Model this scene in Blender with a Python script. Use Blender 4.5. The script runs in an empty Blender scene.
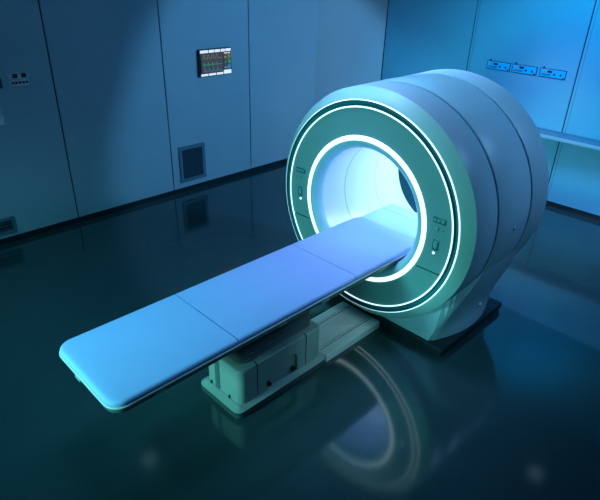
import bpy, bmesh, math
from mathutils import Vector, Matrix
PI = math.pi
COL = bpy.context.scene.collection
H = 1.054                                    # height of the bore axis; the bore runs along X, x = 0 is the front face

# ------------------------------------------------------------------ materials
def mat(name, color, rough=.5, metal=0.0, spec=.5, ior=1.5, emit=None, es=0.0, bump=0.0, bscale=60, var=.04, vscale=6, coat=0.0):
    m = bpy.data.materials.new(name); m.use_nodes = True
    nt = m.node_tree; b = nt.nodes['Principled BSDF']
    tc = nt.nodes.new('ShaderNodeTexCoord')
    nz = nt.nodes.new('ShaderNodeTexNoise'); nz.inputs['Scale'].default_value = vscale
    nz.inputs['Detail'].default_value = 3
    nt.links.new(tc.outputs['Object'], nz.inputs['Vector'])
    rp = nt.nodes.new('ShaderNodeValToRGB')
    c = Vector(color)
    rp.color_ramp.elements[0].position = .3; rp.color_ramp.elements[1].position = .7
    rp.color_ramp.elements[0].color = (*(c * (1 - var)), 1); rp.color_ramp.elements[1].color = (*(c * (1 + var)), 1)
    nt.links.new(nz.outputs['Fac'], rp.inputs['Fac'])
    nt.links.new(rp.outputs['Color'], b.inputs['Base Color'])
    b.inputs['Roughness'].default_value = rough
    b.inputs['Metallic'].default_value = metal
    b.inputs['Specular IOR Level'].default_value = spec
    b.inputs['IOR'].default_value = ior
    b.inputs['Coat Weight'].default_value = coat
    if emit:
        b.inputs['Emission Color'].default_value = (*emit, 1); b.inputs['Emission Strength'].default_value = es
    if bump:
        n2 = nt.nodes.new('ShaderNodeTexNoise'); n2.inputs['Scale'].default_value = bscale
        nt.links.new(tc.outputs['Object'], n2.inputs['Vector'])
        bp = nt.nodes.new('ShaderNodeBump'); bp.inputs['Strength'].default_value = bump
        bp.inputs['Distance'].default_value = .01
        nt.links.new(n2.outputs['Fac'], bp.inputs['Height']); nt.links.new(bp.outputs['Normal'], b.inputs['Normal'])
    return m

M = dict(
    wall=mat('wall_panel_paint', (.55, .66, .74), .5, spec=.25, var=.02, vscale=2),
    wall_r=mat('azure_lit_wall_paint', (.20, .62, .85), .5, spec=.25, var=.02, vscale=2),  # bluer copy of the wall paint, azure light put into its colour
    seam=mat('seam_dark', (.02, .04, .05), .7),  # dark backing in the panel gaps and the joint lines
    plinth=mat('dark_plinth', (.012, .022, .03), .45),
    floor=mat('polished_floor', (.026, .068, .078), .10, spec=.5, ior=1.75, var=.08, vscale=1.5),
    ceiling=mat('ceiling_paint', (.25, .32, .36), .8),
    shell=mat('shell_plastic', (.48, .64, .74), .38, spec=.4, var=.015),
    rim=mat('teal_rim', (.44, .72, .72), .4, spec=.4, var=.015),
    fascia=mat('teal_fascia', (.15, .34, .34), .42, spec=.35, var=.015),
    channel=mat('dark_teal_channel', (.015, .20, .25), .4),
    gap=mat('gap_black', (.006, .012, .014), .6),
    bevel=mat('bore_bevel_plastic', (.36, .62, .72), .35),
    liner=mat('bore_liner_plastic', (.57, .69, .94), .22, spec=.5, var=.01),
    groove=mat('groove_dark_band', (.08, .20, .27), .4),
    deck=mat('bore_deck_plastic', (.34, .58, .70), .3),
    led=mat('light_ring', (.8, .95, 1), .4, emit=(.70, .95, 1), es=1.4),
    led2=mat('thin_light_ring', (.8, .95, 1), .4, emit=(.70, .95, 1), es=1.3),
    lamp=mat('hidden_lamp_diffuser', (.9, 1, 1), .4, emit=(.66, .95, 1), es=14),
    status=mat('status_glow', (.5, .8, 1), .4, emit=(.35, .65, 1), es=4),
    button=mat('button_teal', (.10, .36, .38), .4),
    display=mat('display_dark', (.02, .12, .13), .35),
    mattress=mat('blue_vinyl', (.30, .50, .92), .55, spec=.25, var=.015, vscale=4, bump=.03, bscale=220),
    tray=mat('tray_plastic', (.10, .17, .19), .4),
    trim=mat('trim_plastic', (.55, .68, .70), .4),
    under=mat('carriage_metal', (.05, .075, .085), .45),
    ped=mat('pedestal_plastic', (.33, .44, .42), .42, var=.015),
    bellows=mat('bellows_rubber', (.10, .14, .15), .4),
    knob=mat('black_plastic', (.012, .016, .018), .4),
    strip=mat('shaded_skirt_plastic', (.06, .10, .10), .5),  # skirt plastic with the shade of its vertical face put into the colour
    base=mat('gantry_plate', (.012, .022, .028), .42),
    track=mat('track_aluminium', (.80, .92, .95), .35),
    frame=mat('vent_frame_paint', (.16, .27, .36), .5),
    slat=mat('vent_slat', (.035, .075, .11), .5),
    dark=mat('vent_interior', (.008, .014, .02), .8),
    plate=mat('control_plate', (.92, .98, 1), .45),
    bluepl=mat('dark_blue_display', (.02, .08, .20), .4),
    case=mat('monitor_case', (.02, .03, .035), .4),
    screen=mat('monitor_screen', (.02, .022, .03), .3, emit=(.045, .045, .06), es=1),
    key=mat('white_key', (.8, .82, .85), .4, emit=(.9, .95, 1), es=.75),
    ylw=mat('trace_yellow', (.4, .35, .05), .4, emit=(.50, .40, .06), es=.30),
    grn=mat('trace_green', (.05, .5, .2), .4, emit=(.02, .62, .22), es=.35),
    cyn=mat('trace_cyan', (.05, .4, .5), .4, emit=(.03, .36, .48), es=.4),
    outlet=mat('outlet_blue_glow', (.0, .50, .95), .4, emit=(.0, .26, .7), es=.45),  # the face is made to glow so it reads brighter; it is no lamp
    outline=mat('outlet_frame', (.03, .07, .12), .5),
    label=mat('outlet_label', (.45, .55, .62), .5),
    counter_shaded=mat('counter_shaded_laminate', (.16, .30, .42), .25),  # same counter, its shaded top put into a darker colour
    counter=mat('counter_lit_laminate', (.42, .60, .74), .3),  # same counter, its lit front edge put into a lighter colour
    down=mat('downlight_glow', (1, 1, 1), .4, emit=(.5, .8, 1), es=.55),
)

# ------------------------------------------------------------------ helpers
def finish(bm, smooth=None):
    bmesh.ops.remove_doubles(bm, verts=bm.verts, dist=1e-6)
    bmesh.ops.recalc_face_normals(bm, faces=bm.faces)
def obj(name, bm, m, parent=None, origin=None, smooth=35, label=None):
    """link a bmesh as ONE object; vertices are given in world space"""
    finish(bm)
    o_ = Vector(origin) if origin is not None else (Vector(parent['o']) if parent is not None else Vector((0, 0, 0)))
    bmesh.ops.translate(bm, verts=bm.verts, vec=-o_)
    me = bpy.data.meshes.new(name); bm.to_mesh(me); bm.free()
    ms = m if isinstance(m, (list, tuple)) else [m]
    for x in ms: me.materials.append(M[x])
    if smooth:
        me.polygons.foreach_set('use_smooth', [True] * len(me.polygons)); me.set_sharp_from_angle(angle=math.radians(smooth))
    o = bpy.data.objects.new(name, me); COL.objects.link(o)
    if parent is not None:
        o.parent = parent
        OFF[o.name] = o_; o['o'] = tuple(o_)
    else:
        o.location = o_; o['o'] = tuple(o_)
    if label: o['label'] = label
    return o
OFF = {}
def thing(name, label, cat, loc, group=None):
    o = bpy.data.objects.new(name, None); COL.objects.link(o); o.location = loc
    o.empty_display_size = .1
    o['label'] = label; o['category'] = cat; o['o'] = tuple(loc)
    if group: o['group'] = group
    return o
def tag(o, label, cat, group=None):
    o['label'] = label; o['category'] = cat
    if group: o['group'] = group
    return o
def struct(name, bm, m, **k):
    o = obj(name, bm, m, **k); o['kind'] = 'structure'; return o
def copy_tree(o, loc, label):
    r = o.copy(); COL.objects.link(r); r.location = loc; r['label'] = label
    for ch in list(o.children):
        c = ch.copy(); COL.objects.link(c); c.parent = r
        for g in list(ch.children):
            d = g.copy(); COL.objects.link(d); d.parent = c
    return r

def box(bm, x0, x1, y0, y1, z0, z1, mi=0):
    v = [bm.verts.new((x, y, z)) for x in (x0, x1) for y in (y0, y1) for z in (z0, z1)]
    for f in ((0, 1, 3, 2), (4, 6, 7, 5), (0, 4, 5, 1), (2, 3, 7, 6), (0, 2, 6, 4), (1, 5, 7, 3)):
        bm.faces.new([v[i] for i in f]).material_index = mi
    return v
def bbox(x0, x1, y0, y1, z0, z1, bev=.004, seg=2):
    bm = bmesh.new(); box(bm, x0, x1, y0, y1, z0, z1)
    bmesh.ops.recalc_face_normals(bm, faces=bm.faces)
    bmesh.ops.bevel(bm, geom=list(bm.edges), offset=bev, segments=seg, profile=.5, affect='EDGES')
    return bm
def rr(x0, x1, y0, y1, r, n=8):
    pts = []
    for cx, cy, a in ((x1 - r, y1 - r, 0), (x0 + r, y1 - r, PI / 2), (x0 + r, y0 + r, PI), (x1 - r, y0 + r, 1.5 * PI)):
        for i in range(n + 1):
            t = a + PI / 2 * i / n; pts.append((cx + r * math.cos(t), cy + r * math.sin(t)))
    return pts
def loft(x0, x1, y0, y1, r, layers, n=8):
    """rounded-rectangle outline lofted through layers of (z, inset)"""
    bm = bmesh.new(); rings = []
    for z, i in layers:
        rings.append([bm.verts.new((x, y, z)) for x, y in rr(x0 + i, x1 - i, y0 + i, y1 - i, max(r - i, .003), n)])
    for a, b in zip(rings, rings[1:]):
        for k in range(len(a)):
            bm.faces.new((a[k], a[(k + 1) % len(a)], b[(k + 1) % len(a)], b[k]))
    bm.faces.new(rings[0]); bm.faces.new(rings[-1])
    return bm
def cut(bm, co, no):
    """keep the side opposite to no, cap the cut"""
    r = bmesh.ops.bisect_plane(bm, geom=list(bm.verts) + list(bm.edges) + list(bm.faces), plane_co=co, plane_no=no, clear_outer=True)
    e = [g for g in r['geom_cut'] if isinstance(g, bmesh.types.BMEdge)]
    bmesh.ops.contextual_create(bm, geom=e)
    return bm
def lathe(profile, n=160, closed=False, bm=None):
    """profile of (x, radius) turned about the bore axis"""
    bm = bm or bmesh.new(); rings = []
    for x, r in profile:
        rings.append([bm.verts.new((x, r * math.sin(2 * PI * k / n), H + r * math.cos(2 * PI * k / n))) for k in range(n)])
    pr = list(zip(rings, rings[1:]))
    if closed: pr.append((rings[-1], rings[0]))
    for a, b in pr:
        for k in range(n):
            bm.faces.new((a[k], a[(k + 1) % n], b[(k + 1) % n], b[k]))
    return bm
def prism_y(pts, y0, y1, bm=None):
    """(x, z) outline extruded along Y"""
    bm = bm or bmesh.new()
    a = [bm.verts.new((x, y0, z)) for x, z in pts]; b = [bm.verts.new((x, y1, z)) for x, z in pts]
    bm.faces.new(a); bm.faces.new(b)
    for k in range(len(a)): bm.faces.new((a[k], a[(k + 1) % len(a)], b[(k + 1) % len(a)], b[k]))
    return bm
def cyl(p, axis, r, h, n=24, r2=None, bev=.0):
    """disc from p along axis"""
    bm = bmesh.new(); ax = Vector(axis).normalized(); q = ax.to_track_quat('Z', 'Y').to_matrix()
    r2 = r if r2 is None else r2
    lay = [(r, 0), (r2, h)] if not bev else [(r, 0), (r, h - bev), (r - bev * .3, h - bev * .3), (r - bev, h)]
    rings = [[bm.verts.new(Vector(p) + q @ Vector((rad * math.cos(2 * PI * k / n), rad * math.sin(2 * PI * k / n), z))) for k in range(n)] for rad, z in lay]
    for a, b in zip(rings, rings[1:]):
        for k in range(n): bm.faces.new((a[k], a[(k + 1) % n], b[(k + 1) % n], b[k]))
    bm.faces.new(rings[0]); bm.faces.new(rings[-1])
    return bm

# ------------------------------------------------------------------ the room
LY, RX, ZT, PB = 3.48, 3.96, 3.4, .066       # left wall, right wall, ceiling, top of the recessed plinth
CA, CB = Vector((3.09, LY)), Vector((RX, 2.87))     # the slanting corner panel
bm = bmesh.new(); box(bm, -5, RX + .2, -4.2, LY + .2, -.1, 0); struct('floor', bm, 'floor', smooth=0)
bm = bmesh.new(); box(bm, -5, RX + .2, -4.2, LY + .2, ZT, ZT + .1); ceil = struct('ceiling', bm, 'ceiling', smooth=0)
for x, y in ((-.79, 2.70), (2.94, -1.16)):
    obj('downlight', cyl((x, y, ZT - .012), (0, 0, 1), .10, .02), 'down', ceil)

G = .008
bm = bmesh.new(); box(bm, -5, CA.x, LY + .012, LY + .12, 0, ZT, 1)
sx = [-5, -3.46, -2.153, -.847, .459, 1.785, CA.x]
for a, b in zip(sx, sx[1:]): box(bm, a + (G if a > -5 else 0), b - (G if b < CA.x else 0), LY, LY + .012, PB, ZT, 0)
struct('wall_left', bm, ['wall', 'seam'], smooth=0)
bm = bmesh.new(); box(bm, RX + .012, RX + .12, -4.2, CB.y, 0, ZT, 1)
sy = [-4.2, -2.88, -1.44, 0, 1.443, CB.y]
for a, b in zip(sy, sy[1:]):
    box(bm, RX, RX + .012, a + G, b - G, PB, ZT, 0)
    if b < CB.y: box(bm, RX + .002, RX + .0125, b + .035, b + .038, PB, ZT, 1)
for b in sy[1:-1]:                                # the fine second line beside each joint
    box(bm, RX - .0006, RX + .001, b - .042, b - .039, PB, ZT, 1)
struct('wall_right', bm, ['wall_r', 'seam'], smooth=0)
bm = bmesh.new()
d = (CB - CA); nrm = Vector((d.y, -d.x)).normalized() * -1           # points out of the room
if nrm.dot(Vector((1, 1))) < 0: nrm = -nrm
def quadwall(bm, a, b, off0, off1, z0, z1, mi):
    p = [a + nrm * off0, b + nrm * off0, b + nrm * off1, a + nrm * off1]
    lo = [bm.verts.new((q.x, q.y, z0)) for q in p]; hi = [bm.verts.new((q.x, q.y, z1)) for q in p]
    for f in [lo, hi] + [[lo[k], lo[(k + 1) % 4], hi[(k + 1) % 4], hi[k]] for k in range(4)]:
        bm.faces.new(f).material_index = mi
quadwall(bm, CA, CB - d.normalized() * .012, 0, .012, PB, ZT, 0); quadwall(bm, CA, CB, .012, .1, 0, ZT, 1)
struct('wall_corner', bm, ['wall', 'seam'], smooth=0)
bm = bmesh.new(); box(bm, -5, CA.x, LY + .008, LY + .014, 0, PB); struct('baseboard_left', bm, 'plinth', smooth=0)
bm = bmesh.new(); box(bm, RX + .008, RX + .014, -4.2, CB.y, 0, PB); struct('baseboard_right', bm, 'plinth', smooth=0)
bm = bmesh.new(); quadwall(bm, CA, CB, .008, .014, 0, PB, 0); struct('baseboard_corner', bm, 'plinth', smooth=0)

# ------------------------------------------------------------------ the scanner
sc = thing('mri_scanner', 'large round pale scanner ring with glowing white light rings and a teal front', 'medical scanner', (.64, 0, 0))
obj('shell', lathe([(.06, .80), (.066, .926), (.07, .9315), (.075, .9335), (.349, .9375), (.356, .934), (.359, .912), (.381, .912), (.384, .934), (.391, .938), (.880, .9395),
                    (.887, .936), (.890, .914), (.913, .914), (.916, .936), (.923, .940), (1.15, .944), (1.19, .942), (1.22, .934), (1.24, .918), (1.252, .89), (1.255, .85),
                    (1.255, .60), (1.245, .565), (1.22, .53), (1.18, .502), (1.15, .4845), (1.14, .52)]), 'shell', sc)
for xa, xb in ((.3585, .3815), (.8895, .9135)):
    obj('seam_band', lathe([(xa, .918), (xa, .929), (xb, .929), (xb, .918)], closed=True), 'groove', sc)  # bands added inside the shell grooves to darken them
obj('front_rim', lathe([(.02, .846), (-.002, .852), (-.002, .857), (.006, .868), (.030, .894), (.055, .918), (.0655, .9275), (.070, .9315), (.07, .85)]), 'rim', sc, label='teal rounded rim of the front face')
obj('light_channel', lathe([(.003, .846), (-.0092, .8442), (-.0080, .840), (.012, .837), (.014, .813), (-.004, .806), (-.003, .803), (.03, .80), (.03, .846)], closed=True), 'channel', sc, label='dark teal channel between the two thin light rings')
obj('light_ring', lathe([(.010, .846), (-.0090, .8445), (-.0096, .8453), (.005, .8555), (.010, .857)], closed=True), 'led2', sc, label='thin outermost glowing white ring')
obj('light_ring', lathe([(.010, .791), (-.005, .7915), (-.007, .795), (-.004, .801), (.010, .8025)], closed=True), 'led2', sc, label='thin inner glowing white ring edging the teal fascia')
obj('light_ring', lathe([(.01, .590), (-.004, .589), (-.009, .585), (-.012, .573), (-.011, .562), (-.007, .553), (.01, .550)], closed=True), 'led', sc, label='thick glowing white ring around the bore')
def fascia_ring():
    return lathe([(.0, .588), (.0, .792), (.012, .792), (.012, .588)], closed=True)
ZS = .798
obj('upper_fascia', cut(fascia_ring(), (0, 0, ZS + .005), (0, 0, -1)), 'fascia', sc)
lf = cut(fascia_ring(), (0, 0, ZS - .005), (0, 0, 1)); obj('lower_fascia', lf, 'fascia', sc)
obj('fascia_backing', lathe([(.013, .56), (.013, .81), (.03, .81), (.03, .56)], closed=True), 'gap', sc)
obj('bore_bevel', lathe([(.02, .552), (-.006, .5515), (-.007, .546), (-.006, .532), (.006, .515), (.022, .500), (.04, .490), (.06, .4845), (.075, .483), (.08, .52)]), 'bevel', sc, label='teal bevelled mouth of the bore')
def gr(x): return [(x - .0035, .483), (x - .002, .488), (x + .002, .488), (x + .0035, .483)]
obj('bore_liner', lathe([(.075, .483)] + gr(.357) + gr(.785) + [(1.155, .483), (1.155, .52), (.09, .52)]), 'liner', sc, label='brightly lit pale cyan bore lining')
# flat deck in the bottom of the bore
w = math.sqrt(.4815 ** 2 - (H - .74) ** 2)
def deck(x0, x1):
    pts = [(w, .74)] + [(.4815 * math.sin(a), H - .4815 * math.cos(a)) for a in [math.asin(w / .4815) * (1 - k / 12) for k in range(25)]][1:-1] + [(-w, .74)]
    b = bmesh.new()
    A = [b.verts.new((x0, y, z)) for y, z in pts]; B = [b.verts.new((x1, y, z)) for y, z in pts]
    b.faces.new(A); b.faces.new(B)
    for k in range(len(A)): b.faces.new((A[k], A[(k + 1) % len(A)], B[(k + 1) % len(A)], B[k]))
    return b
obj('bore_deck', deck(.43, .782), 'deck', sc, label='flat pale deck inside the bore behind the table head')
obj('bore_deck', deck(.788, .935), 'deck', sc, label='flat pale deck at the far end of the bore')
# unseen lamp strip added high in the bore to light its lining
def strip(x0, x1, a0, a1, r0, r1):
    b = bmesh.new(); n = 10; g = []
    for x in (x0, x1):
        for r in (r0, r1):
            g.append([b.verts.new((x, r * math.sin(a0 + (a1 - a0) * k / n), H + r * math.cos(a0 + (a1 - a0) * k / n))) for k in range(n + 1)])
    for k in range(n):
        for p, q in ((0, 1), (2, 3), (0, 2), (1, 3)): b.faces.new((g[p][k], g[p][k + 1], g[q][k + 1], g[q][k]))
    for k in (0, n): b.faces.new((g[0][k], g[1][k], g[3][k], g[2][k]))
    return b
obj('hidden_bore_lamp', strip(.74, 1.12, math.radians(-78), math.radians(-38), .474, .482), 'lamp', sc)

# controls on both cheeks of the fascia (s = side)
for s in (1, -1):
    y0, y1 = sorted((s * .628, s * .728))
    cd = obj('control_display', bbox(-.007, .002, y0, y1, 1.186, 1.226, .003), 'display', sc, label='small dark display on the %s of the teal fascia' % ('left' if s > 0 else 'right'))
    for i, (a, b_) in enumerate(((.08, .26), (.33, .60), (.68, .90))):
        ya, yb = y1 - (y1 - y0) * b_, y1 - (y1 - y0) * a
        obj('display_button', bbox(-.010, -.006, ya, yb, 1.196, 1.217, .0015, 1), 'button', cd)
    obj('control_knob', cyl((.002, s * .672, 1.141), (-1, 0, 0), .013, .014, bev=.004), 'button', sc)
    obj('indicator_pin', cyl((.002, s * .719, 1.141), (-1, 0, 0), .005, .006, 12), 'display', sc)
    ya, yb = sorted((s * .652, s * .702))
    cs = obj('card_slot', bbox(-.006, .002, ya, yb, .978, 1.058, .003), 'display', sc)
    obj('slot_cover', bbox(-.009, -.005, ya + .010, yb - .010, .992, 1.052, .002, 1), 'button', cs)
    obj('status_light', cyl((.002, s * .670, .953), (-1, 0, 0), .0085, .008, bev=.003), 'status', sc, label='glowing blue-white status light')
obj('fascia_bolt', cyl((.002, .05, .375), (-1, 0, 0), .012, .006, 16), 'button', sc)

# foot: bulging sides in plan, flat front, running up into the barrel
def foot():
    b = bmesh.new(); xs0, xs1 = .165, 1.13; n = 26; rings = []
    tab = ((.08, .668, .125, 0), (.10, .674, .118, .001), (.14, .690, .085, .006), (.19, .708, .055, .014), (.25, .730, .034, .028), (.32, .757, .018, .048),
           (.40, .786, .008, .080), (.48, .812, .004, .120), (.56, .838, .001, .165), (.64, .860, 0, .21), (.72, .874, 0, .25), (.78, .883, 0, .27))
    a0 = math.acos((H - .78) / .90)
    for k in range(n + 1):
        q = k / n; t = 2 * q - 1; soft = .014 if k in (0, n) else 0
        side = []
        for z, base, bulge, ins in tab:
            rear = min(ins, .05)
            side.append((xs0 + ins + (xs1 - rear - xs0 - ins) * q, base + bulge * (1 - t * t) - soft, z))
        xa = side[4][0]
        arc = [(xa, .90 * math.sin(a), H - .90 * math.cos(a)) for a in [-a0 + 2 * a0 * i / 24 for i in range(1, 24)]]
        ring = [(x, -y, z) for x, y, z in side] + arc + [(x, y, z) for x, y, z in reversed(side)]
        rings.append([b.verts.new(v) for v in ring])
    for a, c in zip(rings, rings[1:]):
        for k in range(len(a)): b.faces.new((a[k], a[(k + 1) % len(a)], c[(k + 1) % len(a)], c[k]))
    bmesh.ops.triangulate(b, faces=[b.faces.new(rings[0]), b.faces.new(rings[-1])])
    return b
obj('foot', foot(), 'shell', sc, smooth=28)
bm = loft(.13, 1.15, -.81, .81, .012, [(.0, .012), (.034, .012), (.036, .018), (.042, .018), (.044, .0), (.076, .0), (.08, .004)], 3)
obj('base_plate', bm, 'base', sc, label='dark two-layer plate under the foot')
obj('cover_bolt', cyl((.66, -.925, 1.03), (0, -1, 0), .016, .026, 16, bev=.006), 'shell', sc)
obj('cover_bolt', cyl((.78, -.745, .21), (0, -1, 0), .014, .035, 16, bev=.005), 'shell', sc)

# ------------------------------------------------------------------ the patient table
pt = thing('patient_table', 'long narrow table with a blue padded top sliding into the round scanner', 'patient table', (-1.0, 0, 0))
ML = [(.752, .004), (.755, 0), (.766, 0), (.774, .003), (.780, .008), (.784, .016), (.786, .027)]
def matt(): return loft(-2.308, .415, -.342, .342, .09, ML, 10)
cuts = [-1.512, -.431]
s1 = cut(matt(), (cuts[0] - .0035, 0, 0), (1, 0, 0))
s2 = cut(cut(matt(), (cuts[0] + .0035, 0, 0), (-1, 0, 0)), (cuts[1] - .0025, 0, 0), (1, 0, 0))
s3 = cut(matt(), (cuts[1] + .0025, 0, 0), (-1, 0, 0))
for b_, l in ((s1, 'blue padded section at the foot end'), (s2, 'blue padded middle section'), (s3, 'blue padded section entering the bore')):
    obj('cushion', b_, 'mattress', pt, label=l)
obj('edge_trim', loft(-2.314, .418, -.348, .348, .096, [(.743, .003), (.745, 0), (.750, 0), (.753, .003)], 10), 'trim', pt, label='pale line of trim under the padding')
tray = obj('tray', loft(-2.310, .415, -.344, .344, .092, [(.690, .085), (.695, .05), (.703, .018), (.712, .006), (.722, .002), (.744, 0)], 10), 'tray', pt)
for x, y in ((-2.045, -.347), (-1.158, -.347), (-.76, -.347)):
    obj('grip_clip', bbox(x - .035, x + .035, y - .002, y + .014, .719, .733, .003), 'ped', tray)
obj('grip_clip', bbox(-2.3145, -2.296, .02, .08, .716, .732, .003), 'ped', tray)
bm = prism_y([(-1.86, .685), (-1.74, .625), (-1.64, .600), (-.56, .600), (-.47, .625), (.30, .648), (.34, .685)], -.20, .20)
bmesh.ops.recalc_face_normals(bm, faces=bm.faces)
bmesh.ops.bevel(bm, geom=list(bm.edges), offset=.012, segments=2, affect='EDGES')
obj('carriage', bm, 'under', pt)
for x in (-1.05, -.62, -.30, -.12, .04):
    obj('carriage_bracket', bbox(x - .06, x + .06, -.255, -.195, .625, .682, .01), 'under', pt)
# bellows
lay = [(.356, .02)]
nb = 7
for k in range(nb):
    z = .360 + k * .034; lay += [(z, .026), (z + .013, 0), (z + .017, 0), (z + .031, .026)]
obj('bellows', loft(-1.352, -.652, -.142, .142, .06, lay, 6), 'bellows', pt, label='black pleated rubber bellows')
# pedestal
ped = obj('pedestal', loft(-1.382, -.623, -.166, .166, .03, [(.06, 0), (.335, 0), (.352, .004), (.359, .014)], 6), 'ped', pt)
def cover(): return loft(-1.400, -.605, -.192, .192, .05, [(.07, 0), (.342, 0), (.352, .003), (.359, .010), (.3615, .020)], 8)
obj('end_cover', cut(cover(), (-1.250, 0, 0), (1, 0, 0)), 'ped', ped)
obj('end_cover', cut(cover(), (-.771, 0, 0), (-1, 0, 0)), 'ped', ped)
def side_panel(sy):
    x0, x1, z0, z1 = -1.240, -.781, .07, .352
    a0, a1, zt, r = -1.160, -.862, .262, .065
    pts = [(x0, z0), (x0, z1), (x1, z1), (x1, z0), (a1, z0)]
    pts += [(a1 - r + r * math.cos(t), zt - r + r * math.sin(t)) for t in [PI / 2 * k / 8 for k in range(9)]]
    pts += [(a0 + r + r * math.cos(t), zt - r + r * math.sin(t)) for t in [PI / 2 + PI / 2 * k / 8 for k in range(9)]]
    pts += [(a0, z0)]
    return prism_y(pts, sy * .160, sy * .192)
def top_panel(): return cut(cut(loft(-1.400, -.605, -.192, .192, .05, [(.3525, .0035), (.359, .010), (.3615, .020)], 8), (-1.240, 0, 0), (-1, 0, 0)), (-.781, 0, 0), (1, 0, 0))
obj('top_cover', top_panel(), 'ped', ped)
for s in (-1, 1):
    sp = obj('side_panel', side_panel(s), 'ped', ped)
    for x in (-1.135, -.896):
        b_ = cyl((x, s * .172, .113), (0, s, 0), .018, .030, 20, bev=.006)
        obj('levelling_knob', b_, 'knob', pt)
obj('cable_slot', bbox(-1.4045, -1.392, .030, .080, .084, .325, .003), 'tray', ped)
for y in (.128, -.078):
    obj('end_pin', bbox(-1.410, -1.398, y - .008, y + .008, .078, .108, .003, 1), 'knob', ped)
obj('skirt', loft(-1.452, -.562, -.228, .228, .055, [(.055, 0), (.057, 0), (.083, .043), (.084, .06)], 8), 'ped', pt, smooth=20, label='sloping skirt around the foot of the pedestal')

obj('skirt_lower_face', loft(-1.450, -.564, -.226, .226, .053, [(0, .004), (.004, 0), (.0548, 0)], 8), 'strip', pt, label='vertical lower face of the skirt, coloured dark for its shade')
# ------------------------------------------------------------------ floor track between table and scanner
ft = thing('floor_track', 'low pale metal track on the floor from pedestal to scanner', 'floor track', (-.25, 0, 0))
obj('track_bed', loft(-.560, .122, -.215, .215, .014, [(0, 0), (.048, 0), (.056, .003), (.060, .009)], 4), 'track', ft)
for y in (-.118, .122):
    obj('rail_groove', bbox(-.545, .105, y - .013, y + .013, .0585, .0612, .001, 1), 'gap', ft)
    obj('guide_rail', bbox(-.545, .105, y - .007, y + .007, .060, .0635, .001, 1), 'track', ft)

# ------------------------------------------------------------------ things on the left wall
def vent(name, label, x0, x1, z0, z1, fw, nsl, mfr):
    t = thing(name, label, 'vent', ((x0 + x1) / 2, LY, z0))
    b = bmesh.new()
    for a in ((x0, x1, z0, z0 + fw), (x0, x1, z1 - fw, z1), (x0, x0 + fw, z0 + fw, z1 - fw), (x1 - fw, x1, z0 + fw, z1 - fw)):
        box(b, a[0], a[1], LY - .018, LY, a[2], a[3])
    obj('frame', b, mfr, t, smooth=0)
    b = bmesh.new(); box(b, x0 + fw * .5, x1 - fw * .5, LY - .002, LY, z0 + fw * .5, z1 - fw * .5); obj('backing', b, 'dark', t, smooth=0)
    for k in range(nsl):
        z = z0 + fw + (z1 - z0 - 2 * fw) * (k + .5) / nsl
        b = prism_y([(0, 0)] * 3, 0, 1) if 0 else bmesh.new()
        h = (z1 - z0 - 2 * fw) / nsl * .16
        v = [(LY - .014, z - h * 2.2), (LY - .014, z - h * 1.2), (LY - .003, z + h * 1.6), (LY - .003, z + h * .6)]
        A = [b.verts.new((x0 + fw, y, q)) for y, q in v]; B = [b.verts.new((x1 - fw, y, q)) for y, q in v]
        b.faces.new(A); b.faces.new(B)
        for i in range(4): b.faces.new((A[i], A[(i + 1) % 4], B[(i + 1) % 4], B[i]))
        obj('slat', b, 'slat', t, smooth=0)
    return t
vent('wall_vent', 'square louvred vent low on the left wall below the monitor', .567, .972, .140, .622, .045, 15, 'frame')
vent('wall_vent', 'dark wall opening in a blue frame at the bottom left edge of the photo', -2.02, -1.53, .113, .288, .030, 3, 'frame')

# monitor
mx0, mx1, mz0, mz1, my = .946, 1.444, 1.467, 1.790, LY - .055
mo = thing('patient_monitor', 'small wall monitor with white keys and yellow green and cyan traces', 'monitor', ((mx0 + mx1) / 2, LY, mz0))
obj('case', bbox(mx0, mx1, my, LY, mz0, mz1, .010, 3), 'case', mo)
U = lambda u: mx0 + (mx1 - mx0) * u
V = lambda v: mz0 + (mz1 - mz0) * v
def patch(name, u0, u1, v0, v1, m, par, t=.004, bev=.0015):
    return obj(name, bbox(U(u0), U(u1), my - t, my + .001, V(v0), V(v1), bev, 1), m, par)
scr = patch('screen', .045, .715, .125, .855, 'screen', mo, .003)
col = patch('readout_screen', .735, .975, .20, .855, 'screen', mo, .003)
for a, b_ in ((.02, .26), (.285, .455), (.475, .635), (.66, .79), (.81, .975)): patch('key', a, b_, .875, .975, 'key', mo)
for a, b_ in ((.02, .235), (.26, .475), (.50, .71)): patch('key', a, b_, .025, .105, 'key', mo)
patch('key', .735, .975, .025, .175, 'key', mo)
def trace(name, pts, m, wd=.0045):
    b = bmesh.new()
    for (u0, v0), (u1, v1) in zip(pts, pts[1:]):
        p, q = Vector((U(u0), V(v0))), Vector((U(u1), V(v1))); dd = (q - p).normalized() * wd / 2; nn = Vector((-dd.y, dd.x))
        vs = [p - dd + nn, q + dd + nn, q + dd - nn, p - dd - nn]
        f = [b.verts.new((c.x, my - .0045, c.y)) for c in vs]; g = [b.verts.new((c.x, my - .002, c.y)) for c in vs]
        b.faces.new(f); b.faces.new(g)
        for i in range(4): b.faces.new((f[i], f[(i + 1) % 4], g[(i + 1) % 4], g[i]))
    obj(name, b, m, scr, smooth=0)
tp = []
for k in range(4):
    u = .10 + k * .13; tp += [(u, .66), (u + .015, .80), (u + .045, .80), (u + .06, .68), (u + .11, .66)]
trace('yellow_trace', tp[:-2] + [(.56, .66), (.69, .66)], 'ylw')
tp = []
for k in range(4):
    u = .10 + k * .13; tp += [(u, .43), (u + .02, .52), (u + .04, .37), (u + .055, .46), (u + .10, .43)]
trace('green_trace', tp + [(.69, .43)], 'grn')
tp = []
for k in range(4):
    u = .10 + k * .13; tp += [(u, .18), (u + .03, .20), (u + .045, .31), (u + .07, .20), (u + .11, .18)]
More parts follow.
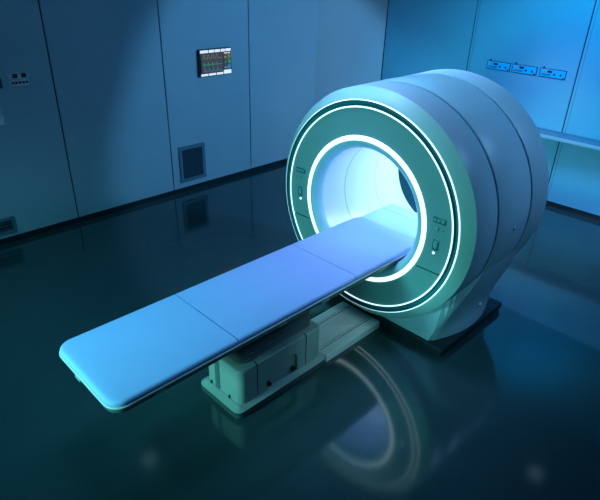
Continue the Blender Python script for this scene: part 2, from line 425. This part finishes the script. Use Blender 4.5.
trace('cyan_trace', tp + [(.69, .20)], 'cyn')
for a, b_, c, dd, m in ((.75, .86, .80, .83, 'key'), (.88, .95, .80, .83, 'key'), (.76, .83, .62, .70, 'ylw'), (.88, .96, .62, .73, 'ylw'), (.80, .96, .745, .775, 'ylw'),
                        (.78, .82, .45, .50, 'grn'), (.89, .96, .42, .53, 'grn'), (.84, .95, .555, .575, 'grn'), (.75, .84, .23, .30, 'cyn'), (.85, .96, .23, .33, 'cyn'), (.88, .96, .345, .375, 'cyn')):
    obj('readout', bbox(U(a), U(b_), my - .005, my - .002, V(c), V(dd), .0005, 1), m, col, smooth=0)

# control plate and its neighbours at the left edge
cp = thing('wall_control_panel', 'small pale control plate with two dark displays above five round knobs', 'control panel', (-1.18, LY, 1.607))
obj('back_plate', bbox(-1.278, -1.088, LY - .010, LY, 1.607, 1.735, .003), 'plate', cp)
obj('divider', bbox(-1.274, -1.092, LY - .0112, LY - .009, 1.667, 1.670, .0005, 1), 'slat', cp)
obj('display', bbox(-1.238, -1.190, LY - .014, LY - .008, 1.682, 1.724, .002, 1), 'knob', cp, label='left black square display')
obj('display', bbox(-1.154, -1.106, LY - .014, LY - .008, 1.682, 1.724, .002, 1), 'knob', cp, label='right black square display')
for k in range(5):
    obj('knob', cyl((-1.246 + k * .0335, LY - .009, 1.638), (0, -1, 0), .0115, .016, 16, bev=.004), 'knob', cp)
t = thing('wall_display', 'dark blue wall display cut by the left edge of the photo', 'display', (-1.40, LY, 1.60))
obj('case', bbox(-1.47, -1.345, LY - .018, LY, 1.602, 1.70, .004), 'bluepl', t)
obj('screen', bbox(-1.458, -1.357, LY - .0195, LY - .016, 1.614, 1.688, .001, 1), 'bluepl', t)
t = thing('wall_switch_plate', 'pale two-part switch plate low on the left edge of the photo', 'switch', (-1.50, LY, 1.254))
obj('cover', bbox(-1.59, -1.410, LY - .014, LY, 1.345, 1.45, .004), 'plate', t)
obj('rocker', bbox(-1.59, -1.406, LY - .018, LY, 1.254, 1.341, .004), 'plate', t)

# ------------------------------------------------------------------ things on the right wall
def outlet(yc, label):
    w2, z0, z1 = .163, 1.595, 1.700
    t = thing('wall_outlet', label, 'outlet panel', (RX, yc, z0), 'outlet panels in a row on the right wall')
    L = lambda u: yc + w2 - 2 * w2 * u               # u runs left to right as seen from the room
    def b(name, u0, u1, v0, v1, x0, x1, m, bev=.001, par=None):
        return obj(name, bbox(RX - x1, RX - x0, L(u1), L(u0), z0 + (z1 - z0) * v0, z0 + (z1 - z0) * v1, bev, 1), m, par or t)
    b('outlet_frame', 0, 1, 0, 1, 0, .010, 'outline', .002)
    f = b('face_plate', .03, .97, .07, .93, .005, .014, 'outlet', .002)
    b('hook', .10, .16, 1.0, 1.20, 0, .012, 'outline')
    b('name_label', .14, .30, .56, .80, .0135, .0155, 'label', .0005, f)
    b('display', .30, .48, .56, .80, .0135, .0155, 'knob', .0005, f)
    for k in range(2): b('label_strip', .08, .44, .20 + k * .13, .27 + k * .13, .0135, .015, 'outline', .0005, f)
    for u in (.54, .78): b('socket', u, u + .075, .30, .54, .0135, .018, 'outline', .001, f)
    b('lock', .90, .96, .08, .26, .0135, .017, 'outline', .001, f)
    return t
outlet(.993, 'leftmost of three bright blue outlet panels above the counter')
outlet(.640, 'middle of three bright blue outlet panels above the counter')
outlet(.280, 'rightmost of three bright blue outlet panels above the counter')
ct = thing('wall_counter', 'long shallow pale blue counter fixed along the right wall', 'counter', (RX, 0, .94))
obj('worktop', bbox(3.665, RX, -4.2, 1.36, .966, .978, .003), 'counter_shaded', ct)
obj('front_edge', bbox(3.655, 3.675, -4.2, 1.36, .938, .979, .004), 'counter', ct)

# ------------------------------------------------------------------ lights
def aim(o, p):
    o.rotation_euler = (Vector(p) - Vector(o.location)).to_track_quat('-Z', 'Y').to_euler()
def light(name, kind, loc, target, power, color, **k):
    l = bpy.data.lights.new(name, kind); l.energy = power; l.color = color
    for a, v in k.items(): setattr(l, a, v)
    o = bpy.data.objects.new(name, l); COL.objects.link(o); o.location = loc
    if target is not None: aim(o, target)
    return o
light('teal_front_light', 'SPOT', (-4.6, .25, 1.55), (-.4, 0, .78), 510, (.19, .80, .74), spot_size=math.radians(50), spot_blend=.8, shadow_soft_size=.3)
light('teal_foot_fill', 'SPOT', (-4.3, -1.0, .75), (.1, -.60, .42), 200, (.16, .80, .80), spot_size=math.radians(17), spot_blend=.9, shadow_soft_size=.1)  # added narrow beam that brightens only the front of the foot
light('table_foot_light', 'AREA', (-1.7, .1, 3.3), (-1.7, 0, .8), 7.8, (.20, .60, .84), shape='RECTANGLE', size=1.0, size_y=.8, spread=math.radians(90))
light('table_head_light', 'AREA', (-.5, .3, 3.3), (-.3, 0, .8), 3.6, (.50, .40, .95), shape='RECTANGLE', size=.8, size_y=.8, spread=math.radians(55))
light('left_wall_spot', 'SPOT', (2.3, -1.4, 2.95), (2.30, 3.48, .20), 290, (.155, .54, 1), spot_size=math.radians(67), spot_blend=.30, shadow_soft_size=.1)
wl = bpy.data.objects['left_wall_spot']; wl.scale = (.80, 1.0, 1); wl.rotation_euler.rotate_axis('Z', math.radians(15))      # upright oval beam
light('right_wall_spot', 'SPOT', (2.2, -.6, 3.2), (3.96, .25, 1.65), 185, (0, .46, 1), spot_size=math.radians(92), spot_blend=.9, shadow_soft_size=.3)
light('counter_spot', 'SPOT', (2.4, -.3, 3.0), (3.96, .35, 1.15), 60, (.75, .60, 1), spot_size=math.radians(42), spot_blend=1, shadow_soft_size=.3)
light('corner_fill', 'SPOT', (2.7, .9, 3.2), (2.9, 1.5, 0), 420, (.22, .50, 1), spot_size=math.radians(46), spot_blend=1, shadow_soft_size=.2)  # added to brighten the floor seen through the bore
light('gantry_light', 'SPOT', (1.45, 1.7, 3.3), (2.0, -.75, 0), 620, (.28, .50, .95), spot_size=math.radians(66), spot_blend=.8, shadow_soft_size=.12)
light('barrel_fill', 'AREA', (-.25, .45, 3.35), (.7, .15, 1.9), 11, (.22, .62, 1), shape='RECTANGLE', size=.5, size_y=.4, spread=math.radians(75))  # added fill over the top of the barrel
light('floor_fill', 'SPOT', (-3.4, 1.2, 3.3), (-2.0, 1.6, 0), 230, (.10, .62, .72), spot_size=math.radians(85), spot_blend=1, shadow_soft_size=.3)  # added to lift the dark floor on the left
light('track_fill', 'SPOT', (-.7, -3.2, 2.5), (-.42, 0, .08), 110, (.33, .78, .88), spot_size=math.radians(17), spot_blend=.8, shadow_soft_size=.1)  # added narrow fill for the floor track and pedestal side
light('side_fill', 'AREA', (1.7, -2.3, 3.3), (.75, -.85, 1.5), 8, (.20, .52, 1), shape='DISK', size=.8, spread=math.radians(80))
light('bore_fill', 'POINT', (1.02, -.05, 1.2), None, 10, (.70, .92, 1), shadow_soft_size=.1)  # added point light that whitens the far end of the bore

w = bpy.data.worlds.new('dim_blue'); bpy.context.scene.world = w; w.use_nodes = True
bg = w.node_tree.nodes['Background']; bg.inputs['Color'].default_value = (.04, .30, .38, 1); bg.inputs['Strength'].default_value = .115

# ------------------------------------------------------------------ camera
cam = bpy.data.cameras.new('camera'); co = bpy.data.objects.new('camera', cam); COL.objects.link(co)
f, yaw, pitch, roll = 531.289, .775934, -.488907, .029937
cam.sensor_fit = 'HORIZONTAL'; cam.sensor_width = 36; cam.lens = f / 600 * 36; cam.clip_start = .05
F = Vector((math.cos(pitch) * math.cos(yaw), math.cos(pitch) * math.sin(yaw), math.sin(pitch)))
Rt = F.cross(Vector((0, 0, 1))).normalized(); Up = Rt.cross(F)
r = Rt * math.cos(roll) + Up * math.sin(roll); u = -Rt * math.sin(roll) + Up * math.cos(roll)
mw = Matrix(((r.x, u.x, -F.x, -3.05128), (r.y, u.y, -F.y, -2.33316), (r.z, u.z, -F.z, 2.72133), (0, 0, 0, 1)))
co.matrix_world = mw
bpy.context.scene.camera = co
vs = bpy.context.scene.view_settings
vs.view_transform = 'Standard'; vs.look = 'None'; vs.exposure = 0; vs.gamma = 1
for o in bpy.data.objects:
    if 'o' in o: del o['o']
